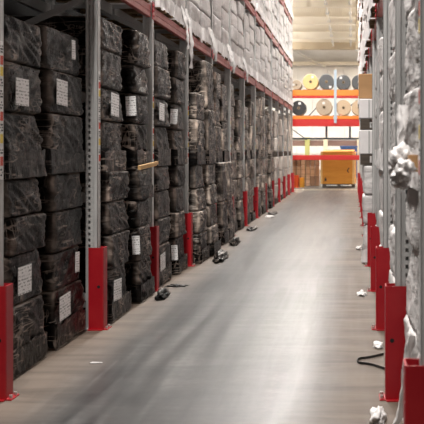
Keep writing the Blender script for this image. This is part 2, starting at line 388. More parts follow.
# column guards
def guard_meshes(s):
    q = MB(); Hh, th = 0.685, 0.007
    out = [(0.125, 0), (0.012, 0), (0.004, 0.003), (0, 0.012), (0, 0.128), (0.004, 0.137), (0.012, 0.14), (0.125, 0.14)]
    inn = [(0.125, th), (0.016, th), (0.011, 0.010), (th + 0.001, 0.016), (th + 0.001, 0.124), (0.011, 0.130), (0.016, 0.14 - th), (0.125, 0.14 - th)]
    nn = len(out)
    for z in (0.008, Hh):
        for d, y in out + inn: q.v.append((s * d, y, z))
    n2 = nn * 2
    for i in range(nn - 1):
        q.f += [(i, i + 1, n2 + i + 1, n2 + i), (nn + i, n2 + nn + i, n2 + nn + i + 1, nn + i + 1), (n2 + i, n2 + i + 1, n2 + nn + i + 1, n2 + nn + i), (i, nn + i, nn + i + 1, i + 1)]
        q.mi += [0] * 4
    for i in (0, nn - 1): q.f.append((i, nn + i, n2 + nn + i, n2 + i)); q.mi.append(0)
    body = q.mesh('guard_shell', [M['red']])
    q = MB()
    q.box((-s * 0.035, 0.0, 0), (s * 0.004, 0.14, 0.008)); q.box((s * 0.004, -0.03, 0), (s * 0.125, 0.0, 0.008)); q.box((s * 0.004, 0.14, 0), (s * 0.125, 0.165, 0.008))
    base = q.mesh('foot_plate', [M['red']])
    q = MB(); q.tube((-s * 0.02, 0, 0.008), (-s * 0.02, 0, 0.028), 0.012, 6)
    bolt = q.mesh('anchor_bolt', [M['zinc']])
    q = MB(); q.tube((s * 0.04, -0.0012, 0.36), (s * 0.04, 0.002, 0.36), 0.013, 12)
    hole = q.mesh('bolt_hole', [M['hole']])
    return body, base, bolt, hole
for s, xg, first, side in ((-1, -2.07, 0, 'black-loaded'), (1, 0.2, -1, 'pale')):
    gm = guard_meshes(s); proto = None
    for i in range(first, NP):
        w = ORD[i - first]
        lab = ('nearest red steel post guard of the %s rack' % side) if i == first else 'red steel post guard, %s along the %s rack' % (w, side)
        if i == NP - 1: lab = 'small farthest red post guard of the %s rack' % side
        loc = (xg, YP[i] - 0.02, 0)
        if proto is None:
            proto = thing('post_guard', lab, 'post guard', loc, 'red guards along the %s rack' % side)
            for nme, me, yy in (('guard_shell', gm[0], 0), ('foot_plate', gm[1], 0), ('anchor_bolt', gm[2], 0.03), ('anchor_bolt', gm[2], 0.11), ('bolt_hole', gm[3], 0)): obj(nme, me, proto, (0, yy, 0))
        else: copy_tree(proto, loc, lab)

# ------------------------------------------------------------------ wrapped loads
def wrapped_mesh(hx, hy, h, seed, res, amp, r=0.05, wr=0.010, lean=(0, 0), taper=0.0):
    """one film-wrapped carton layer: rounded, bulging, wrinkled; z from 0 to h"""
    half = (hx, hy, h / 2)
    def ax(n, hl):
        e = min(0.9, r / hl)
        inner = [(-1 + e) + (2 - 2 * e) * i / n for i in range(n + 1)]
        return [-1, -1 + e * 0.33, -1 + e * 0.66] + inner + [1 - e * 0.66, 1 - e * 0.33, 1]
    A = [ax(res, half[0]), ax(res, half[1]), ax(max(3, res // 2 if res < 15 else int(res * 0.85)), half[2])]
    so = Vector((seed * 3.17, seed * 1.31, seed * 7.7)); cache, V, Fc = {}, [], []; E = []
    def pt(u):
        key = tuple(round(c, 4) for c in u)
        if key in cache: return cache[key]
        p = Vector((u[0] * half[0], u[1] * half[1], u[2] * half[2]))
        rv = (r * 1.5, r * 1.5, r * 0.55)
        inn = Vector([max(-(half[k] - rv[k]), min(half[k] - rv[k], p[k])) for k in range(3)])
        d = p - inn
        nn = Vector([d[k] / rv[k] for k in range(3)])
        nl = nn.length
        if nl > 1e-6:
            nn = nn / nl; pr = inn + Vector([nn[k] * rv[k] for k in range(3)])
        else: nn = Vector((0, 0, 1)); pr = p.copy()
        side = math.sqrt(nn.x ** 2 + nn.y ** 2)
        zf = 1 - abs(u[2]) ** 2
        w = noise.noise(pr * 2.6 + so) * amp + noise.noise(pr * 6 + so) * amp * 0.3
        fl = 1.0 if noise.noise(so * 1.3) > 0 else -1.0; q3 = Vector((pr.x * 3.5, pr.y * 3.5, pr.z * 19 + fl * (pr.y * 9 + pr.x * 7))) + so
        w += (abs(noise.noise(q3)) - 0.25) * wr * 2
        w += zf * amp * 0.2 + (0.3 - u[2]) * taper * (1 if abs(u[2]) < 1 else 0.9)
        out = pr + Vector((nn.x, nn.y, 0)) * w * side
        tz = (u[2] + 1) / 2
        out.x += lean[0] * tz; out.y += lean[1] * tz
        V.append((out.x, out.y, out.z + h / 2)); ee = max(abs(nn.x * nn.y), max(nn.z, -0.35 * nn.z) * max(abs(nn.x), abs(nn.y))) * 2; E.append(min(1.0, ee ** 1.4 * (0.6 + 1.3 * noise.noise(pr * 6 + so)) if ee > 0 else 0.0)); cache[key] = len(V) - 1  # edge paint: stretched film, and light caught on top edges and corners
        return cache[key]
    for a in range(3):
        b_, c = (a + 1) % 3, (a + 2) % 3
        for sgn in (-1, 1):
            for i in range(len(A[b_]) - 1):
                for j in range(len(A[c]) - 1):
                    ids = []
                    for (ii, jj) in ((i, j), (i + 1, j), (i + 1, j + 1), (i, j + 1)):
                        u = [0, 0, 0]; u[a] = sgn; u[b_] = A[b_][ii]; u[c] = A[c][jj]; ids.append(pt(u))
                    if sgn < 0: ids.reverse()
                    Fc.append(ids)
    return V, Fc, E
def mk(name, V, Fc, m, smooth=True, E=None):
    me = bpy.data.meshes.new(name); me.from_pydata(V, [], Fc); me.materials.append(m)
    if smooth: me.polygons.foreach_set('use_smooth', [True] * len(me.polygons))
    if E:
        at = me.attributes.new('edge', 'FLOAT', 'POINT'); at.data.foreach_set('value', [max(0.0, e) for e in E])
    me.update(); return me
def pallet_mesh(dx, dy, m):
    q = MB(); h = 0.14
    for i in range(5):
        w = dy / 6.2; y = -dy / 2 + i * (dy - w) / 4; q.box((-dx / 2, y, h - 0.022), (dx / 2, y + w, h))
    for i in range(3):
        y = -dy / 2 + i * (dy - 0.1) / 2; q.box((-dx / 2, y, 0), (dx / 2, y + 0.1, 0.02))
        for j in range(3):
            x = -dx / 2 + j * (dx - 0.12) / 2; q.box((x, y, 0.02), (x + 0.12, y + 0.1, h - 0.04))
    for j in range(3):
        x = -dx / 2 + j * (dx - 0.12) / 2; q.box((x, -dy / 2, h - 0.04), (x + 0.12, dy / 2, h - 0.022))
    return q.mesh('pallet', [m])
def fringe_mesh(hx, hy, z0, z1, seed, s, hang=0.0, amp=0.016, n=22, rows=5):
    """rumpled band of film round the pallet; hangs lower on the aisle side"""
    V, Fc = [], []; rr = random.Random(seed); so = Vector((seed * 1.7, seed * 0.3, seed * 2.2))
    per = []
    for k in range(4):
        a = [(-hx, -hy), (hx, -hy), (hx, hy), (-hx, hy)][k]; b_ = [(hx, -hy), (hx, hy), (-hx, hy), (-hx, -hy)][k]
        for i in range(n): t_ = i / n; per.append((a[0] + (b_[0] - a[0]) * t_, a[1] + (b_[1] - a[1]) * t_))
    N = len(per)
    for j in range(rows):
        for (x, y) in per:
            front = -s * hx
            fr = max(0.0, 1 - abs(x - front) / 0.02)
            low = z0 - hang * fr * max(0.0, noise.noise(Vector((y * 4, seed, 0))) * 2.2 - 0.15)
            zt = z1 + 0.03 * noise.noise(Vector((x * 9, y * 9, seed)))
            t_ = j / (rows - 1); z = zt + (low - zt) * t_
            w = abs(noise.noise(Vector((x * 11, y * 11, z * 9)) + so)) * amp * 1.6 * (0.3 + t_) + 0.004
            L = math.hypot(x, y) or 1
            nx, ny = (x / hx) ** 5, (y / hy) ** 5; l2 = math.hypot(nx, ny) or 1
            V.append((x + nx / l2 * w, y + ny / l2 * w, z))
    for j in range(rows - 1):
        for i in range(N):
            Fc.append((j * N + i, j * N + (i + 1) % N, (j + 1) * N + (i + 1) % N, (j + 1) * N + i))
    return V, Fc
def ribbon(pts, width, wdir, seed, amp=0.02, nw=6):
    """crumpled strip of film that follows pts"""
    P = [Vector(p) for p in pts]; fine = []
    for i in range(len(P) - 1):
        for k in range(12): fine.append(P[i].lerp(P[i + 1], k / 12))
    fine.append(P[-1]); V, Fc = [], []; wd = Vector(wdir).normalized(); so = Vector((seed, seed * 2.1, 0))
    for i, p in enumerate(fine):
        ww = width * (0.75 + 0.5 * noise.noise(Vector((i * 0.23, seed, 3))))
        dr = (fine[min(i + 1, len(fine) - 1)] - fine[max(i - 1, 0)]).normalized(); nn = dr.cross(wd).normalized()
        for j in range(nw + 1):
            t_ = j / nw - 0.5
            V.append(tuple(p + wd * ww * t_ + nn * amp * (noise.noise(p * 9 + Vector((0, 0, t_ * 5)) + so) * 1.6 + noise.noise(p * 20 + Vector((t_ * 3, 0, t_ * 6)) + so) * 0.35) + nn * amp * math.cos(t_ * 9)))
    for i in range(len(fine) - 1):
        for j in range(nw): k = i * (nw + 1) + j; Fc.append((k, k + 1, k + nw + 2, k + nw + 1))
    return V, Fc
def label_box(w, h, along):
    q = MB()
    if along == 'side': q.box((-w / 2, -0.0015, -h / 2), (w / 2, 0.0015, h / 2))
    else: q.box((-0.0015, -w / 2, -h / 2), (0.0015, w / 2, h / 2))
    return q.mesh('shipping_label', [M['label']])

seedc = [1]
def load(s, xf, y0, y1, z0, H, n, m, label, group, res=8, depth=1.0, amp=0.022, labels=(), wm='wood', fringe=None, hang=0.0, fm=None, pallet=True, wr=0.010, lean=0.0, heights=None, lipx=0.0):
    sd = seedc[0] = seedc[0] + 1; rr = random.Random(sd)
    cy = (y0 + y1) / 2; hx, hy = depth / 2, (y1 - y0) / 2
    root = thing('pallet_load', label, 'wrapped pallet', (xf + s * hx, cy, z0), group)
    z = 0.0
    if pallet:
        obj('pallet', pallet_mesh(2 * hx - 0.04, 2 * hy - 0.04, M[wm]), root); z = 0.14
    rem = H - z
    hs = heights or [rem / n * (1 + rr.uniform(-0.14, 0.14)) for _ in range(n)]
    k = rem / sum(hs); hs = [a * k for a in hs]; zs = []
    for i, h in enumerate(hs):
        zs.append((z, h))
        jx, jy = rr.uniform(-0.012, 0.012), rr.uniform(-0.015, 0.015)
        V, Fc, E = wrapped_mesh(hx - 0.03, hy - 0.03, h, sd * 7 + i, res, amp, 0.032 if m in ('black', 'brown') else 0.045, wr, (rr.uniform(-.02, .02), rr.uniform(-.02, .02)), rr.uniform(0.0, 0.018) if m in ('black', 'brown') else 0.0)
        obj('wrapped_carton', mk('wrapped_carton', V, Fc, M[m], True, E), root, (jx - s * lean * z, jy, z)); z += h
    if fringe is not None:
        V, Fc = fringe_mesh(hx - 0.012, hy - 0.012, fringe, 0.19, sd, s, hang)
        obj('film_fringe', mk('film_fringe', V, Fc, M[fm or m]), root)
    for (lay, along, dpos, dz, w, h) in labels:
        zb, hh = zs[lay]; me = label_box(w, h, along)
        if along == 'side':   # on the camera-facing end, dpos = metres in from the aisle corner
            o = obj('shipping_label', me, root, (-s * (hx - dpos), -hy - 0.012 - 0.002, zb + hh * 0.5 + dz), (0, rr.uniform(-0.06, 0.06), 0))
        else:
            o = obj('shipping_label', me, root, (-s * (hx + 0.012), -hy + dpos, zb + hh * 0.5 + dz), (rr.uniform(-0.05, 0.05), 0, 0))
        o['label'] = 'white printed paper label'
    return root

def lname(kind, low, near, bay, rack):
    return '%s %s load of the %s stack, %s bay of the %s rack' % (kind, low, near, bay, rack)
GB = 'black-wrapped loads on the floor of the left rack'
# (y0,y1, x front lower, x front upper, split z, top z, labels lower, labels upper)
A5 = (0.105, 0.17)
near = [
 (0, (6.50, 6.40), (7.25, 7.20), -2.20, -2.20, 1.31, 2.39, [(1, 'front', 0.19, 0.0, .27, .185)], [(1, 'front', 0.24, -.03, .26, .18)], 4, 3),
 (0, (7.46, 7.30), (8.29, 8.26), -2.20, -2.20, 1.32, 2.42, [(0, 'front', 0.17, 0.02, .28, .18), (1, 'front', 0.51, 0.03, .11, .16)], [(1, 'front', 0.25, .0, .28, .19), (2, 'front', 0.56, 0.03, .10, .15)], 4, 3),
 (1, (8.62, 8.54), (9.40, 9.38), -2.07, -2.11, 1.31, 2.66, [(0, 'front', 0.17, -0.02, .28, .18)], [(1, 'front', 0.32, .0, .28, .20)], 4, 4),
 (1, 9.74, 10.42, -2.05, -2.09, 1.31, 2.68, [(1, 'side', 0.05, 0.0, .075, .18)], [(1, 'side', 0.06, .02, .10, .19)], 4, 4),
 (2, 10.82, 11.64, -2.09, -2.10, 1.32, 2.72, [(0, 'front', 0.17, -0.02, .28, .18)], [(1, 'front', 0.17, .0, .28, .19)], 4, 4),
 (2, 12.02, 12.68, -2.08, -2.09, 1.32, 2.71, [(0, 'side', 0.05, -0.02, .075, .18)], [(1, 'side', 0.05, .0, .085, .18)], 4, 4),
 (3, 13.15, 13.88, -1.97, -2.03, 1.30, 2.26, [], [], 4, 2),
 (3, 14.02, 14.80, -1.93, -2.00, 1.30, 2.76, [], [], 4, 2),
 (4, 15.70, 16.35, -2.00, -2.11, 1.30, 2.74, [], [], 2, 3),
 (4, 16.55, 17.28, -2.02, -2.11, 1.30, 2.60, [], [], 2, 2),
]
cnt = {}
for (bay, y0, y1, xl, xu, zs, zt, ll, lu, nl, nu) in near:
    which = 'nearer' if bay not in cnt else 'farther'; cnt[bay] = 1
    mm = 'black' if bay < 3 else 'brown'
    w = 'black film-wrapped' if bay < 3 else 'smoky film-wrapped'
    a0, a1 = y0 if isinstance(y0, tuple) else (y0, y0); b0, b1 = y1 if isinstance(y1, tuple) else (y1, y1)
    load(-1, xl, a0, b0, 0, zs, nl, mm, lname(w, 'bottom', which, ORD[bay], 'left'), GB, 22 if bay < 2 else 15, labels=ll, wm='wooddark', fringe=0.02, wr=0.014, fm='black', amp=0.016, lean=-0.06 if bay == 3 else 0.0)
    load(-1, xu, a1, b1, zs, zt - zs, nu, mm, lname(w, 'top', which, ORD[bay], 'left'), GB, 22 if bay < 2 else 15, labels=lu, wm='wooddark', fringe=0.004, wr=0.018, fm='black', amp=0.02)
for bay in range(5, 13):
    for j in range(2):
        rr = random.Random(bay * 5 + j); y0 = YP[bay] + (0.25 if j == 0 else 1.25) + rr.uniform(-0.05, 0.05); y1 = y0 + 0.66 + rr.uniform(-0.08, 0.10)
        mm = 'brown' if bay < 9 else ('cream' if bay > 9 or j else 'brown'); zs = 1.31; zt = 2.62 + rr.uniform(-0.25, 0.15)
        w = {'brown': 'smoky film-wrapped', 'cream': 'cream film-wrapped'}[mm]
        xf = -2.10 + rr.uniform(-0.02, 0.05) - (0.0 if mm == 'brown' else 0.02); which = ('nearer', 'farther')[j]
        load(-1, xf, y0, y1, 0, zs, 3, mm, lname(w, 'bottom', which, ORD[bay], 'left'), GB, 6, wm='wooddark', fringe=0.02 if bay < 9 else None, fm='black')
        load(-1, xf - 0.02, y0, y1, zs, zt - zs, 2 + bay % 2, mm, lname(w, 'top', which, ORD[bay], 'left'), GB, 6, wm='wooddark', fringe=0.004 if bay < 9 else None, fm='brown', amp=0.03, wr=0.02)
# upper levels of the left rack
for lev, b0 in ((0, 0), (1, 5), (2, 9)):
    for bay in range(b0, 13):
        for j in range(2):
            rr = random.Random(bay * 11 + j + lev * 101); y0 = YP[bay] + (0.17 if j == 0 else 1.21) + rr.uniform(-0.03, 0.03); y1 = y0 + 0.95 + rr.uniform(-0.03, 0.02)
            H = 1.30 + rr.uniform(-0.12, 0.05); r_ = 10 if bay < 5 else 6
            lab = 'pale film-wrapped load, %s of two, %s bay of the left rack, %s shelf up' % (('nearer', 'farther')[j], ORD[bay], ORD[lev])
            o = load(-1, -2.125 + 0.034 + rr.uniform(-0.012, 0.012), y0, y1, LEVELS[lev][1] + 0.003, H, 3 if rr.random() < .5 else 4, 'ash', lab, 'pale loads on the upper shelves of the left rack', r_, amp=0.014, fringe=0.004, hang=0.07 if bay < 8 else 0.0, fm='tail', wr=0.006)
            if lev == 0 and bay in (2, 3, 4, 5) and j == 1:
                hx = 0.5
                for (yy, zl, ww) in ((0.40 - 0.1 * (bay % 2), -0.50 if bay == 2 else -0.22, 0.10), (0.1, -0.28 if bay == 2 else -.12, 0.07)):
                    V, Fc = ribbon([(hx - 0.02, yy - 0.03, 0.25), (hx + 0.03, yy, 0.08), (hx + 0.06, yy + 0.02, zl * 0.4), (hx + 0.05, yy + 0.05, zl)], ww, (0.2, 1, 0), bay * 3.3 + yy, 0.015)
                    obj('film_tail', mk('film_tail', V, Fc, M['tail']), o)['label'] = 'loose torn end of pale film'

# ---- right rack
GR = 'pale wrapped loads along the right rack'
for bay in range(-1, 13):
    for j in range(2):
        if bay == 3 and j == 0: continue
        rr = random.Random(bay * 7 + j + 900)
        y0 = YP[bay] + (0.20 if j == 0 else 1.22) + rr.uniform(-0.03, 0.03); y1 = y0 + 0.93 + rr.uniform(-0.04, 0.03)
        zs, zt = 1.31, 2.66 + rr.uniform(-0.1, 0.1); res = 16 if bay < 1 else (9 if bay < 4 else 6)
        xf = (0.292 if bay < 1 else 0.272) + rr.uniform(-0.015, 0.015); which = ('nearer', 'farther')[j]
        bl = load(1, xf, y0, y1, 0, zs, 3, 'white', lname('pale film-wrapped', 'bottom', which, ORD[bay + 1], 'right'), GR, res, amp=0.02, fringe=0.02, fm='tail', wr=0.010)
        tl = load(1, xf, y0, y1, zs, zt - zs, 3, 'white', lname('pale film-wrapped', 'top', which, ORD[bay + 1], 'right'), GR, res, amp=0.024, fringe=0.01, fm='tail', wr=0.012)
        if bay == -1 and j == 0:   # torn film bunched round the upper pallet, a strip above it
            c = (y1 - y0) / 2
            bm = bmesh.new()
            for k, (yy, zz, rx, ry, rz) in enumerate(((-0.34, 0.05, 0.050, 0.12, 0.055), (-0.16, 0.09, 0.060, 0.13, 0.075), (0.02, 0.05, 0.055, 0.11, 0.080), (0.19, 0.07, 0.050, 0.12, 0.060), (0.36, 0.03, 0.045, 0.10, 0.065), (-0.05, 0.00, 0.05, 0.16, 0.055))):
                g = bmesh.ops.create_icosphere(bm, subdivisions=4, radius=1.0)['verts']; so = Vector((k * 2.3, k * 1.1, 4.0))
                for v in g:
                    n_ = v.co.normalized(); a_ = 0.85 + noise.noise(n_ * 1.5 + so) * 0.4 - abs(noise.noise(n_ * 3.0 + so)) * 0.45 - abs(noise.noise(n_ * 6 + so)) * 0.12
                    v.co = (-0.575 + n_.x * a_ * rx, yy + n_.y * a_ * ry, zz + 0.06 + n_.z * a_ * rz)
            for f_ in bm.faces: f_.smooth = True
            me = bpy.data.meshes.new('torn_film'); bm.to_mesh(me); bm.free(); me.materials.append(M['white'])
            obj('torn_film', me, tl)['label'] = 'bunched torn white film'
            q = MB(); q.box((-0.553, -0.33, 0.10), (-0.515, -0.10, 0.17)); obj('cardboard_edge', q.mesh('cardboard_edge', [M['carton']]), tl)['label'] = 'brown cardboard edge showing through torn film'
            V, Fc = ribbon([(-0.545, 0.22, 0.40), (-0.56, 0.14, 0.26), (-0.575, 0.0, 0.10)], 0.05, (0.1, 1, 0), 6.1, 0.02, 8)
            obj('film_tail', mk('film_tail', V, Fc, M['tail']), tl)['label'] = 'white strip of torn film'
            V, Fc = ribbon([(-0.50, 0.30, 0.62), (-0.535, 0.33, 0.42), (-0.56, 0.36, 0.22), (-0.65, 0.40, 0.06), (-0.72, 0.48, 0.03), (-0.74, 0.75, 0.025)], 0.09, (0.2, 1, 0.0), 8.2, 0.012, 8)
            obj('trailing_film', mk('trailing_film', V, Fc, M['tail']), bl)['label'] = 'white film trailing to the floor'
# the leaning column of cartons in the eighth bay
yb = YP[3] + 0.26
load(1, 0.13, yb, yb + 0.85, 0, 1.30, 3, 'white', 'grey film-wrapped pallet load at the foot of the mixed carton column, right rack', 'mixed carton column', 8, fringe=0.02, fm='tail')
def plain_box(name, label, cat, hx, hy, h, m, loc, rz, group, flaps=True, mark=None):
    r_ = thing(name, label, cat, loc, group, rz)
    q = MB(); q.box((-hx, -hy, 0), (hx, hy, h)); obj('box_body', bevel(q.mesh('box_body', [M[m]]), 0.012), r_)
    if flaps:
        q = MB(); q.box((-hx + .013, -0.03, h), (hx - .013, 0.03, h + 0.003)); q.box((-0.03 - .0, -hy - 0.003, h * 0.78), (0.03, -hy, h - 0.014)); obj('packing_tape', q.mesh('packing_tape', [M['plankA'] if m != 'whitebox' else M['paper']]), r_)
    if mark:
        q = MB()
        for (a, b_) in mark: q.box((a[0], -hy - 0.004, a[1]), (b_[0], -hy, b_[1]))
        obj('printed_mark', q.mesh('printed_mark', [M['ink']]), r_)
    return r_
xc = 0.47; yc = yb + 0.42
def boxed(label, z, hb):
    r_ = thing('boxed_pallet', label, 'boxed pallet', (0.515, yc, z), 'mixed carton column')
    obj('pallet', pallet_mesh(0.80, 0.78, M['wooddark']), r_)
    for yy in (-0.2, 0.2):
        q = MB(); q.box((-0.42, yy - 0.197, 0.14), (0.42, yy + 0.197, hb - 0.003)); obj('box_body', bevel(q.mesh('box_body', [M['whitebox']]), 0.015), r_)
    q = MB(); q.box((-0.424, -0.18, 0.2), (-0.421, -0.03, hb - 0.08)); q.box((-0.30, -0.402, 0.15), (-0.28, -0.398, hb - 0.015)); obj('packing_strip', q.mesh('packing_strip', [M['galv']]), r_)
    return r_
boxed('white boxes on a dark pallet resting on the grey wrapped load of the mixed column', 1.303, 0.465)
boxed('white boxes on a dark pallet directly below the brown carton', 1.773, 0.405)
plain_box('carton', 'brown cardboard carton on top of the mixed column leaning into the aisle', 'carton', 0.30, 0.34, 0.33, 'carton', (0.43, yc, 2.182), -0.14, 'mixed carton column')
# upper levels of the right rack
for lev, b0 in ((0, 0), (1, 4), (2, 8)):
    for bay in range(b0, 13):
        for j in range(2):
            rr = random.Random(bay * 13 + j + lev * 77 + 5); y0 = YP[bay] + (0.17 if j == 0 else 1.21) + rr.uniform(-0.03, 0.03); y1 = y0 + 0.95 + rr.uniform(-0.03, 0.02)
            lab = 'pale film-wrapped load, %s of two, %s bay of the right rack, %s shelf up' % (('nearer', 'farther')[j], ORD[bay + 1], ORD[lev])
            o = load(1, 0.262 - 0.034 + rr.uniform(-0.035, 0.01), y0, y1, LEVELS[lev][1] + 0.003, 1.30 + rr.uniform(-0.12, 0.05), 3, 'white', lab, 'pale loads on the upper shelves of the right rack', 6, amp=0.02, fringe=0.004, hang=0.07, fm='tail', wr=0.008)

# ------------------------------------------------------------------ litter on the floor
def crumple(name, label, loc, rx, ry, h, seed, m, cat='film scrap', group=None, rz=0):
    bm = bmesh.new(); bmesh.ops.create_icosphere(bm, subdivisions=4, radius=1.0); so = Vector((seed * 1.9, seed, seed * 0.7))
    for v in bm.verts:
        n_ = v.co.normalized(); a = 0.15 + noise.noise(n_ * 1.6 + so) * 0.45 - abs(noise.noise(n_ * 3.2 + so)) * 0.4 - abs(noise.noise(n_ * 7 + so)) * 0.15
        c = n_ * (0.8 + a); z = max(0.0, c.z * h + h * 0.25)
        v.co = (c.x * rx, c.y * ry, z + (0.0 if z > 0 else 0.0))
    for f_ in bm.faces: f_.smooth = True
    me = bpy.data.meshes.new(name); bm.to_mesh(me); bm.free(); me.materials.append(M[m])
    return tag(obj(name, me, None, loc, (0, 0, rz)), label, cat, group)
GW, GK = 'white film scraps on the floor', 'black film scraps on the floor'
crumple('film_scrap', 'white film scrap on the floor beside the second guard of the pale rack', (0.20, 7.62, 0.001), 0.045, 0.10, 0.035, 2, 'tail', group=GW)
crumple('film_scrap', 'white film scrap on the floor beside the fourth guard of the pale rack', (0.10, 10.33, 0.001), 0.055, 0.14, 0.035, 3, 'tail', group=GW)
crumple('film_scrap', 'small white film scrap beside the sixth guard of the pale rack', (0.10, 15.1, 0.001), 0.05, 0.18, 0.04, 4, 'tail', group=GW)
crumple('film_scrap', 'flat white film scrap on the floor below the far smoky loads', (-1.84, 22.4, 0.001), 0.11, 0.22, 0.03, 5, 'tail', group=GW)
crumple('film_scrap', 'largest white crumpled film lying on the floor before the nearest pale guards', (0.145, 5.55, 0.001), 0.05, 0.15, 0.06, 16, 'tail', group=GW)
crumple('film_scrap', 'tiny white film scrap on the concrete in front of the second black bay', (-1.80, 7.04, 0.001), 0.05, 0.02, 0.006, 6, 'tail', group=GW)
crumple('film_scrap', 'black film heap on the floor at the foot of the third guard', (-1.93, 10.20, 0.001), 0.07, 0.30, 0.075, 7, 'black', group=GK)
crumple('film_scrap', 'thin black film shred lying just past the third guard', (-1.93, 11.0, 0.001), 0.13, 0.10, 0.02, 8, 'black', group=GK)
crumple('film_scrap', 'broad black film heap under the bulging smoky load of the fourth bay', (-1.80, 13.75, 0.001), 0.10, 0.55, 0.085, 9, 'black', group=GK)
crumple('film_scrap', 'black film heap beside the fifth bay of the left rack', (-1.86, 15.95, 0.001), 0.09, 0.42, 0.09, 10, 'black', group=GK)
crumple('film_scrap', 'black film shred on the floor between the farther left guards', (-1.88, 18.9, 0.001), 0.10, 0.5, 0.05, 11, 'black', group=GK)
crumple('film_scrap', 'black film shred on the floor farthest down the left side', (-1.86, 23.6, 0.001), 0.12, 0.6, 0.04, 12, 'black', group=GK)
# strap loop
q = MB(); pts = [(0.215, 6.95), (0.13, 6.92), (0.06, 6.98), (0.035, 7.10), (0.05, 7.16), (0.10, 7.17), (0.215, 7.16)]
pts = []
for i in range(25):
    a = PI * 0.5 + PI * i / 24; pts.append((0.09 + 0.055 * math.cos(a), 7.07 + 0.09 * math.sin(a)))
pts = [(0.23, 7.30), (0.16, 7.22)] + pts + [(0.15, 6.93), (0.23, 6.80)]
for a, b_ in zip(pts, pts[1:]): q.bar((a[0], a[1], 0.011), (b_[0], b_[1], 0.011), 0.003, 0.018)
tag(obj('packing_strap', q.mesh('packing_strap', [M['strap']])), 'black packing strap loop lying on the floor beside the pale rack', 'strap')
# splintered board under the upper pallet of the second bay
q = MB(); q.box((-0.012, -0.42, -0.02), (0.012, 0.40, 0.02)); q.box((-0.012, 0.40, -0.01), (0.012, 0.47, 0.02))
o = tag(obj('loose_board', q.mesh('loose_board', [M['woodnew']]), None, (-2.035, 9.98, 1.345), (0.035, 0, 0)), 'pale raw timber board jutting out under the top pallet of the second bay', 'board')

# ------------------------------------------------------------------ far end
# cross rack with rolls
Yr = 39.0
root = thing('roll_rack', 'orange and red beamed rack holding big rolls across the aisle end', 'rack', (0, Yr, 0))
for x in (-2.75, 0.75):
    for yy in (0.0, 1.1):
        q = MB(); q.box((x - 0.05, yy - 0.05, 0), (x + 0.05, yy + 0.05, 4.9)); obj('rack_post', q.mesh('rack_post', [M['bluepost']]), root)
def beam(z0, z1, m, y=0.0, nm='orange_crossbar'):
    q = MB(); q.box((-2.70, y - 0.04, z0), (0.70, y + 0.04, z1)); obj(nm, bevel(q.mesh(nm, [M[m]]), 0.012, 1), root)
beam(3.61, 3.84, 'orange'); beam(3.52, 3.605, 'redbeam', 0.0, 'red_crossbar')
beam(2.70, 2.83, 'orange'); beam(2.42, 2.695, 'redbeam', 0.0, 'red_crossbar'); beam(1.11, 1.30, 'redbeam', 0.0, 'red_crossbar')
beam(3.70, 3.84, 'orange', 1.06); beam(2.69, 2.83, 'orange', 1.06)
q = MB(); q.box((-0.70, -0.09, 2.55), (-0.60, -0.041, 4.62)); q.box((-0.72, -0.1, 2.72), (-0.58, -0.09, 2.8)); obj('divider_post', q.mesh('divider_post', [M['bluepost']]), root)
for (x0, z0, x1, z1) in ((-1.75, 2.85, -1.15, 3.5), (-0.55, 2.85, 0.2, 3.5), (-2.5, 2.4, -1.8, 1.9)):
    q = MB(); q.bar((x0, 1.15, z0), (x1, 1.15, z1), 0.04); obj('diagonal_brace', q.mesh('diagonal_brace', [M['bluegrey']]), root)
for x in (-1.02, -0.08):
    q = MB(); q.box((x - 0.04, 0.9, 1.95), (x + 0.04, 0.98, 2.69)); obj('hanger_post', q.mesh('hanger_post', [M['bluegrey']]), root)
q = MB(); q.box((-2.7, 0.9, 1.93), (0.7, 0.98, 1.99)); obj('rear_rail', q.mesh('rear_rail', [M['bluegrey']]), root)
for z in (3.86 - 0.02, 2.85 - 0.02):
    q = MB()
    for i in range(9): q.box((-2.68 + i * 0.385, -0.03, z), (-2.68 + i * 0.385 + 0.25, 1.1, z + 0.02))
    obj('shelf_deck', q.mesh('shelf_deck', [M['wood']]), root)
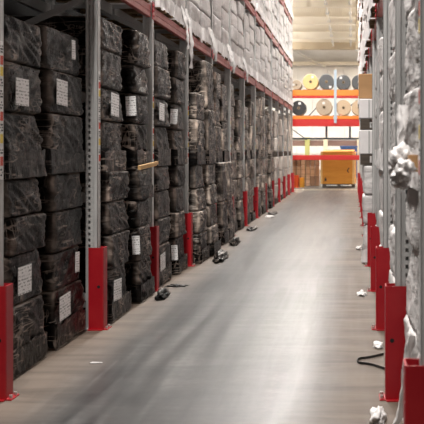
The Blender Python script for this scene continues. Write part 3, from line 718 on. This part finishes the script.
def roll(label, px, zc_base, r, m, spot=None, mcore='core'):
    x = (px - VX) * Yr / F; L = 1.0
    r_ = thing('material_roll', label, 'roll', (x, Yr + 0.02, zc_base + r), 'big rolls on the end rack')
    q = MB(); n_ = 36
    for k, (yy, rr) in enumerate(((0.0, r * 0.2), (0.0, r * 0.96), (0.02, r), (L - 0.02, r), (L, r * 0.96), (L, r * 0.2))):
        for i in range(n_): a = 2 * PI * i / n_; q.v.append((rr * math.cos(a), yy, rr * math.sin(a)))
    for k in range(5):
        for i in range(n_): q.f.append((k * n_ + i, k * n_ + (i + 1) % n_, (k + 1) * n_ + (i + 1) % n_, (k + 1) * n_ + i)); q.mi.append(0)
    for i in range(n_): q.f.append((i, 5 * n_ + i, 5 * n_ + (i + 1) % n_, (i + 1) % n_)); q.mi.append(0)
    obj('wound_sheet', q.mesh('wound_sheet', [M[m]]), r_)
    q = MB()
    for k, (yy, rr) in enumerate(((-0.02, r * 0.11), (-0.02, r * 0.19), (L + 0.02, r * 0.19), (L + 0.02, r * 0.11))):
        for i in range(20): a = 2 * PI * i / 20; q.v.append((rr * math.cos(a), yy, rr * math.sin(a)))
    for k in range(4):
        for i in range(20): q.f.append((k * 20 + i, k * 20 + (i + 1) % 20, ((k + 1) % 4) * 20 + (i + 1) % 20, ((k + 1) % 4) * 20 + i)); q.mi.append(0)
    q.tube((0, L * 0.4, 0), (0, L * 0.45, 0), r * 0.11, 12, 1)
    obj('roll_core', q.mesh('roll_core', [M[mcore], M['corehole']]), r_)
    if spot:
        q = MB(); q.box((spot[0] * r - 0.05, -0.005, spot[1] * r - 0.045), (spot[0] * r + 0.05, -0.001, spot[1] * r + 0.045)); obj('paper_sticker', q.mesh('paper_sticker', [M['paper']]), r_)['label'] = 'white paper sticker'
ZT, ZB = 3.863, 2.853
roll('small drab tan roll at the end of the upper shelf beside the left rack', 296.5, ZT, 0.185, 'rollbrown', (-0.7, 0.0))
roll('large straw-yellow roll on the upper shelf', 310.5, ZT, 0.30, 'rollyellow', (0.25, 0.62))
roll('charcoal roll between straw roll and pale blue post, upper shelf', 326.4, ZT, 0.30, 'rollgrey', (0.5, -0.68))
roll('charcoal roll just past the pale blue post, upper shelf', 343.4, ZT, 0.285, 'rollgrey', (-0.35, 0.6))
roll('charcoal roll half hidden behind the brown carton, upper shelf', 359.0, ZT, 0.285, 'rollgrey')
roll('glossy black roll at the end of the lower shelf', 298.5, ZB, 0.29, 'rollblack', (0.15, 0.6))
roll('brownish tan roll in the middle of the lower shelf', 324.0, ZB, 0.32, 'rollbrown', (-0.05, 0.5))
roll('pale peach roll just past the blue post, lower shelf', 343.4, ZB, 0.30, 'rolltan', None)
roll('pale tan roll cut off by the mixed carton column, lower shelf', 359.3, ZB, 0.30, 'rolltan')
# tan wrap edge behind the black roll is its own thin roll
# big amber carton on its dark pallet
pz = tag(obj('wooden_pallet', pallet_mesh(1.30, 1.1, M['wooddark']), None, (-0.53, 40.45, 0)), 'dark wooden pallet under the big amber carton', 'pallet')
cb_ = thing('bulk_carton', 'big amber cardboard carton on a dark pallet at the aisle end', 'carton', (-0.53, 40.45, 0.14), None, -0.09)
q = MB(); q.box((-0.66, -0.55, 0), (0.66, 0.55, 1.30)); obj('box_body', bevel(q.mesh('box_body', [M['amber']]), 0.02), cb_)
q = MB(); q.box((-0.665, -0.56, 1.17), (0.665, 0.56, 1.20)); q.quad((-0.66, -0.555, 1.302), (0.66, -0.555, 1.302), (0.64, 0.1, 1.38), (-0.5, 0.1, 1.36)); q.quad((-0.2, 0.1, 1.375), (0.5, 0.05, 1.39), (0.66, 0.5, 1.31), (-0.6, 0.5, 1.31))
obj('lid_flap', q.mesh('lid_flap', [M['amber']]), cb_)
for x in (-0.68, 0.60):
    q = MB(); q.box((x, -0.57, 0.0), (x + 0.08, -0.551, 1.3)); obj('corner_strip', q.mesh('corner_strip', [M['amberlight']]), cb_)
q = MB(); q.box((-0.52, -0.556, 0.14), (-0.44, -0.551, 0.22)); q.box((-0.54, -0.556, 0.115), (-0.42, -0.551, 0.13)); q.box((-0.50, -0.556, 0.23), (-0.46, -0.551, 0.26)); obj('printed_mark', q.mesh('printed_mark', [M['ink']]), cb_)
q = MB(); q.bar((0.46, -0.556, 0.46), (0.39, -0.556, 0.54), 0.006, 0.035); q.bar((0.39, -0.556, 0.54), (0.47, -0.556, 0.65), 0.006, 0.035); obj('printed_mark', q.mesh('printed_mark', [M['ink']]), cb_)
# three tiers of upright packs
tp = 0.0; pk = None; n_ = 0
for row in range(3):
    for i in range(7):
        x = -2.62 + i * 0.195; z = row * 0.405; rr = random.Random(row * 9 + i); mm = 'plankA' if rr.random() < 0.62 else 'plankB'
        pr = thing('upright_pack', '%s upright pack, %s from the carton, in the %s tier of the pack stack' % ('tan' if mm == 'plankA' else 'brown', ORD[6 - i], ('bottom', 'middle', 'top')[row]), 'pack', (x, 42.0 + rr.uniform(-0.03, 0.03), z), 'upright packs stacked in tiers at the aisle end')
        q = MB(); q.box((-0.085, -0.3, 0), (0.085, 0.3, 0.395)); obj('pack_body', bevel(q.mesh('pack_body', [M[mm]]), 0.012), pr)
        q = MB(); q.box((-0.088, -0.304, 0.08), (0.088, -0.3, 0.10)); q.box((-0.088, -0.304, 0.28), (0.088, -0.3, 0.30)); obj('pack_band', q.mesh('pack_band', [M['plankB']]), pr)
q = MB(); q.box((-3.0, 41.6, 1.225), (-1.35, 42.3, 1.245)); q.box((-3.0, 41.59, 1.17), (-1.35, 41.6, 1.245))
tag(obj('cover_sheet', q.mesh('cover_sheet', [M['tail']])), 'white sheet lying over the top tier of upright packs', 'sheet')
# plastic crates
def crate(label, x, y, z, w, d, h, m):
    r_ = thing('plastic_crate', label, 'crate', (x, y, z), 'plastic crates beside the left rack end')
    q = MB(); t_ = 0.02
    q.box((-w / 2, -d / 2, 0), (w / 2, d / 2, t_))
    for zz in (0.02, h * 0.42, h - 0.05):
        q.box((-w / 2, -d / 2, zz), (w / 2, -d / 2 + t_, zz + 0.05)); q.box((-w / 2, d / 2 - t_, zz), (w / 2, d / 2, zz + 0.05))
        q.box((-w / 2, -d / 2, zz), (-w / 2 + t_, d / 2, zz + 0.05)); q.box((w / 2 - t_, -d / 2, zz), (w / 2, d / 2, zz + 0.05))
    for i in range(5):
        xx = -w / 2 + i * (w - 0.03) / 4; q.box((xx, -d / 2 + 0.002, 0.02), (xx + 0.03, -d / 2 + t_ - 0.002, h)); q.box((xx, d / 2 - t_ + .002, 0.02), (xx + 0.03, d / 2 - .002, h))
    for xx in (-w / 2, w / 2 - t_): 
        for yy in (-d / 2, 0, d / 2 - t_): q.box((xx + .002, yy, 0.02), (xx + t_ - .002, yy + t_, h))
    obj('crate_shell', q.mesh('crate_shell', [M[m]]), r_)
    q = MB(); q.box((-w / 2 - 0.012, -d / 2 - 0.012, h), (w / 2 + 0.012, -d / 2 + 0.02, h + 0.02)); q.box((-w / 2 - 0.012, d / 2 - 0.02, h), (w / 2 + 0.012, d / 2 + 0.012, h + 0.02)); q.box((-w / 2 - .012, -d / 2, h), (-w / 2 + .02, d / 2, h + .02)); q.box((w / 2 - .02, -d / 2, h), (w / 2 + .012, d / 2, h + .02)); obj('crate_rim', q.mesh('crate_rim', [M[m]]), r_)
crate('orange-red plastic crate on the floor at the left rack end', -2.27, 40.2, 0.0, 0.26, 0.4, 0.22, 'plasticorange')
crate('orange-red plastic crate stacked on the other orange-red crate', -2.27, 40.2, 0.242, 0.26, 0.4, 0.22, 'plasticorange')
crate('amber-yellow plastic crate on the floor between orange crates and packs', -2.02, 40.4, 0.0, 0.19, 0.4, 0.19, 'plasticyellow')
crate('amber-yellow plastic crate stacked on the other yellow crate', -2.02, 40.4, 0.212, 0.19, 0.4, 0.15, 'plasticyellow')
# frame of the next hall bay
root = thing('mezzanine_frame', 'brown steel beam on olive and cream posts beyond the roll rack', 'steel frame', (0, 55, 0))
q = MB(); q.box((-6, -0.08, 1.72), (3, 0.08, 2.02)); obj('steel_girder', q.mesh('steel_girder', [M['brownbeam']]), root)
q = MB(); q.box((-6, -0.15, 2.10), (3, 0.15, 2.16)); q.box((-6, -0.05, 2.02), (3, 0.05, 2.10)); obj('top_rail', q.mesh('top_rail', [M['pipe']]), root)
for x, m_, w_ in ((-2.45, 'greenpost', 0.13), (-1.45, 'creampost', 0.12), (0.4, 'creampost', 0.12)):
    q = MB(); q.box((x - w_, -0.25, 0), (x + w_, -0.09, 2.2)); obj('support_post', q.mesh('support_post', [M[m_]]), root)
bn = thing('storage_bin', 'dark blue plastic bin seen above the amber carton', 'bin', (-0.17, 54.1, 0))
q = MB(); q.box((-0.45, -0.3, 0), (0.45, 0.3, 1.62)); obj('bin_body', bevel(q.mesh('bin_body', [M['bin']]), 0.04), bn)
q = MB(); q.box((-0.48, -0.33, 1.62), (0.48, 0.33, 1.72)); obj('bin_lid', bevel(q.mesh('bin_lid', [M['bin']]), 0.02), bn)
q = MB(); q.tube((-2.28, 42.0, 1.85), (-2.28, 42.5, 1.85), 0.16, 24); q.tube((-2.28, 41.98, 1.85), (-2.28, 42.0, 1.85), 0.10, 24)
dp = thing('hanging_duct', 'slim dark duct hanging from the roof against the pale right rack', 'duct', (0.24, 48.0, 6.3))
q = MB(); q.tube((0, 0, 0), (0, 0, 3.0), 0.06, 14); obj('duct_pipe', q.mesh('duct_pipe', [M['purlindark']], True), dp)
q = MB(); q.tube((0, 0, -0.06), (0, 0, 0.02), 0.09, 14); obj('duct_collar', q.mesh('duct_collar', [M['strut']], True), dp)
# floor line at the aisle end
q = MB(); q.box((-9, 37.6, 0.0), (6, 37.75, 0.004)); struct('trim_%d' % k, q.mesh('floor_line', [M['creampost']])); k += 1

# ------------------------------------------------------------------ lamps and light
def lamp(label, x, y, w, l, power, col=(1.0, 0.95, 0.90), group='aisle lamps', z=9.0, up=0):
    r_ = thing('ceiling_lamp', label, 'lamp', (x, y, z), group)
    q = MB(); q.box((-w / 2, -l / 2, 0), (w / 2, l / 2, 0.08)); q.box((-0.02, -l / 3, 0.08), (0.02, -l / 3 + 0.02, 0.3)); q.box((-0.02, l / 3, 0.08), (0.02, l / 3 + 0.02, 0.3)); obj('lamp_housing', q.mesh('lamp_housing', [M['lampbody']]), r_)
    q = MB(); q.box((-w / 2 + 0.02, -l / 2 + 0.02, -0.012), (w / 2 - 0.02, l / 2 - 0.02, 0)); obj('lamp_diffuser', q.mesh('lamp_diffuser', [M['lens']]), r_)
    ld = bpy.data.lights.new('lamp_light', 'AREA'); ld.shape = 'RECTANGLE'; ld.size = w; ld.size_y = l; ld.energy = power; ld.color = col
    o = bpy.data.objects.new('lamp_light', ld); COL.objects.link(o); o.parent = r_; o.location = (0, 0, -0.03)
    if up:  # added fill light aimed up to brighten the hall ceiling
        fill_ld = ld.copy(); fill_ld.energy = up; o = bpy.data.objects.new('lamp_light', fill_ld); COL.objects.link(o); o.parent = r_; o.location = (0, 0, 0.12); o.rotation_euler = (PI, 0, 0)
for i, y in enumerate((0.5, 5.5, 10.5, 15.5, 20.5, 25.5, 30.5, 35.5)):
    lamp('long lamp hung over the aisle, %s from the near end' % ORD[i], -1.8, y, 0.3, 1.6, 560)
for i, y in enumerate((42.0, 48.0, 54.5, 62.0, 69.5)):
    for j, x in enumerate((-6.8, 4.8)):
        lamp('wide hall lamp, %s row beyond the racks, %s of two' % (ORD[i], ORD[j]), x, y, 1.2, 1.6, 700, (1.0, 0.96, 0.91), 'hall lamps', 8.0, 720)
lamp('added unseen lamp just past the rack ends over the aisle mouth', -0.9, 41.0, 2.2, 1.6, 450, (1.0, 0.96, 0.91), 'hall lamps', 8.5)  # added out of view to light the aisle faces from the far end
w = bpy.data.worlds.new('World'); S.world = w; w.use_nodes = True
w.node_tree.nodes['Background'].inputs[0].default_value = (0.8, 0.85, 0.9, 1); w.node_tree.nodes['Background'].inputs[1].default_value = 0.3

# ------------------------------------------------------------------ camera
cd = bpy.data.cameras.new('camera'); cam = bpy.data.objects.new('camera', cd); COL.objects.link(cam)
cam.location = (0, 0, CH); cam.rotation_euler = (PI / 2, 0, 0)
cd.sensor_width = 36; cd.sensor_fit = 'HORIZONTAL'; cd.lens = 36 * F / 424
cd.shift_x = -(VX - 212) / 424; cd.shift_y = -(212 - VY) / 424
cd.clip_end = 200; cd.dof.use_dof = True; cd.dof.focus_distance = 10.5; cd.dof.aperture_fstop = 6.3
S.camera = cam
vs = S.view_settings; vs.view_transform = 'Standard'; vs.look = 'None'; vs.gamma = 1; vs.use_curve_mapping = False; vs.exposure = 0.0
S.cycles.use_denoising = True; S.cycles.max_bounces = 8; S.cycles.diffuse_bounces = 4; S.cycles.caustics_reflective = False; S.cycles.caustics_refractive = False
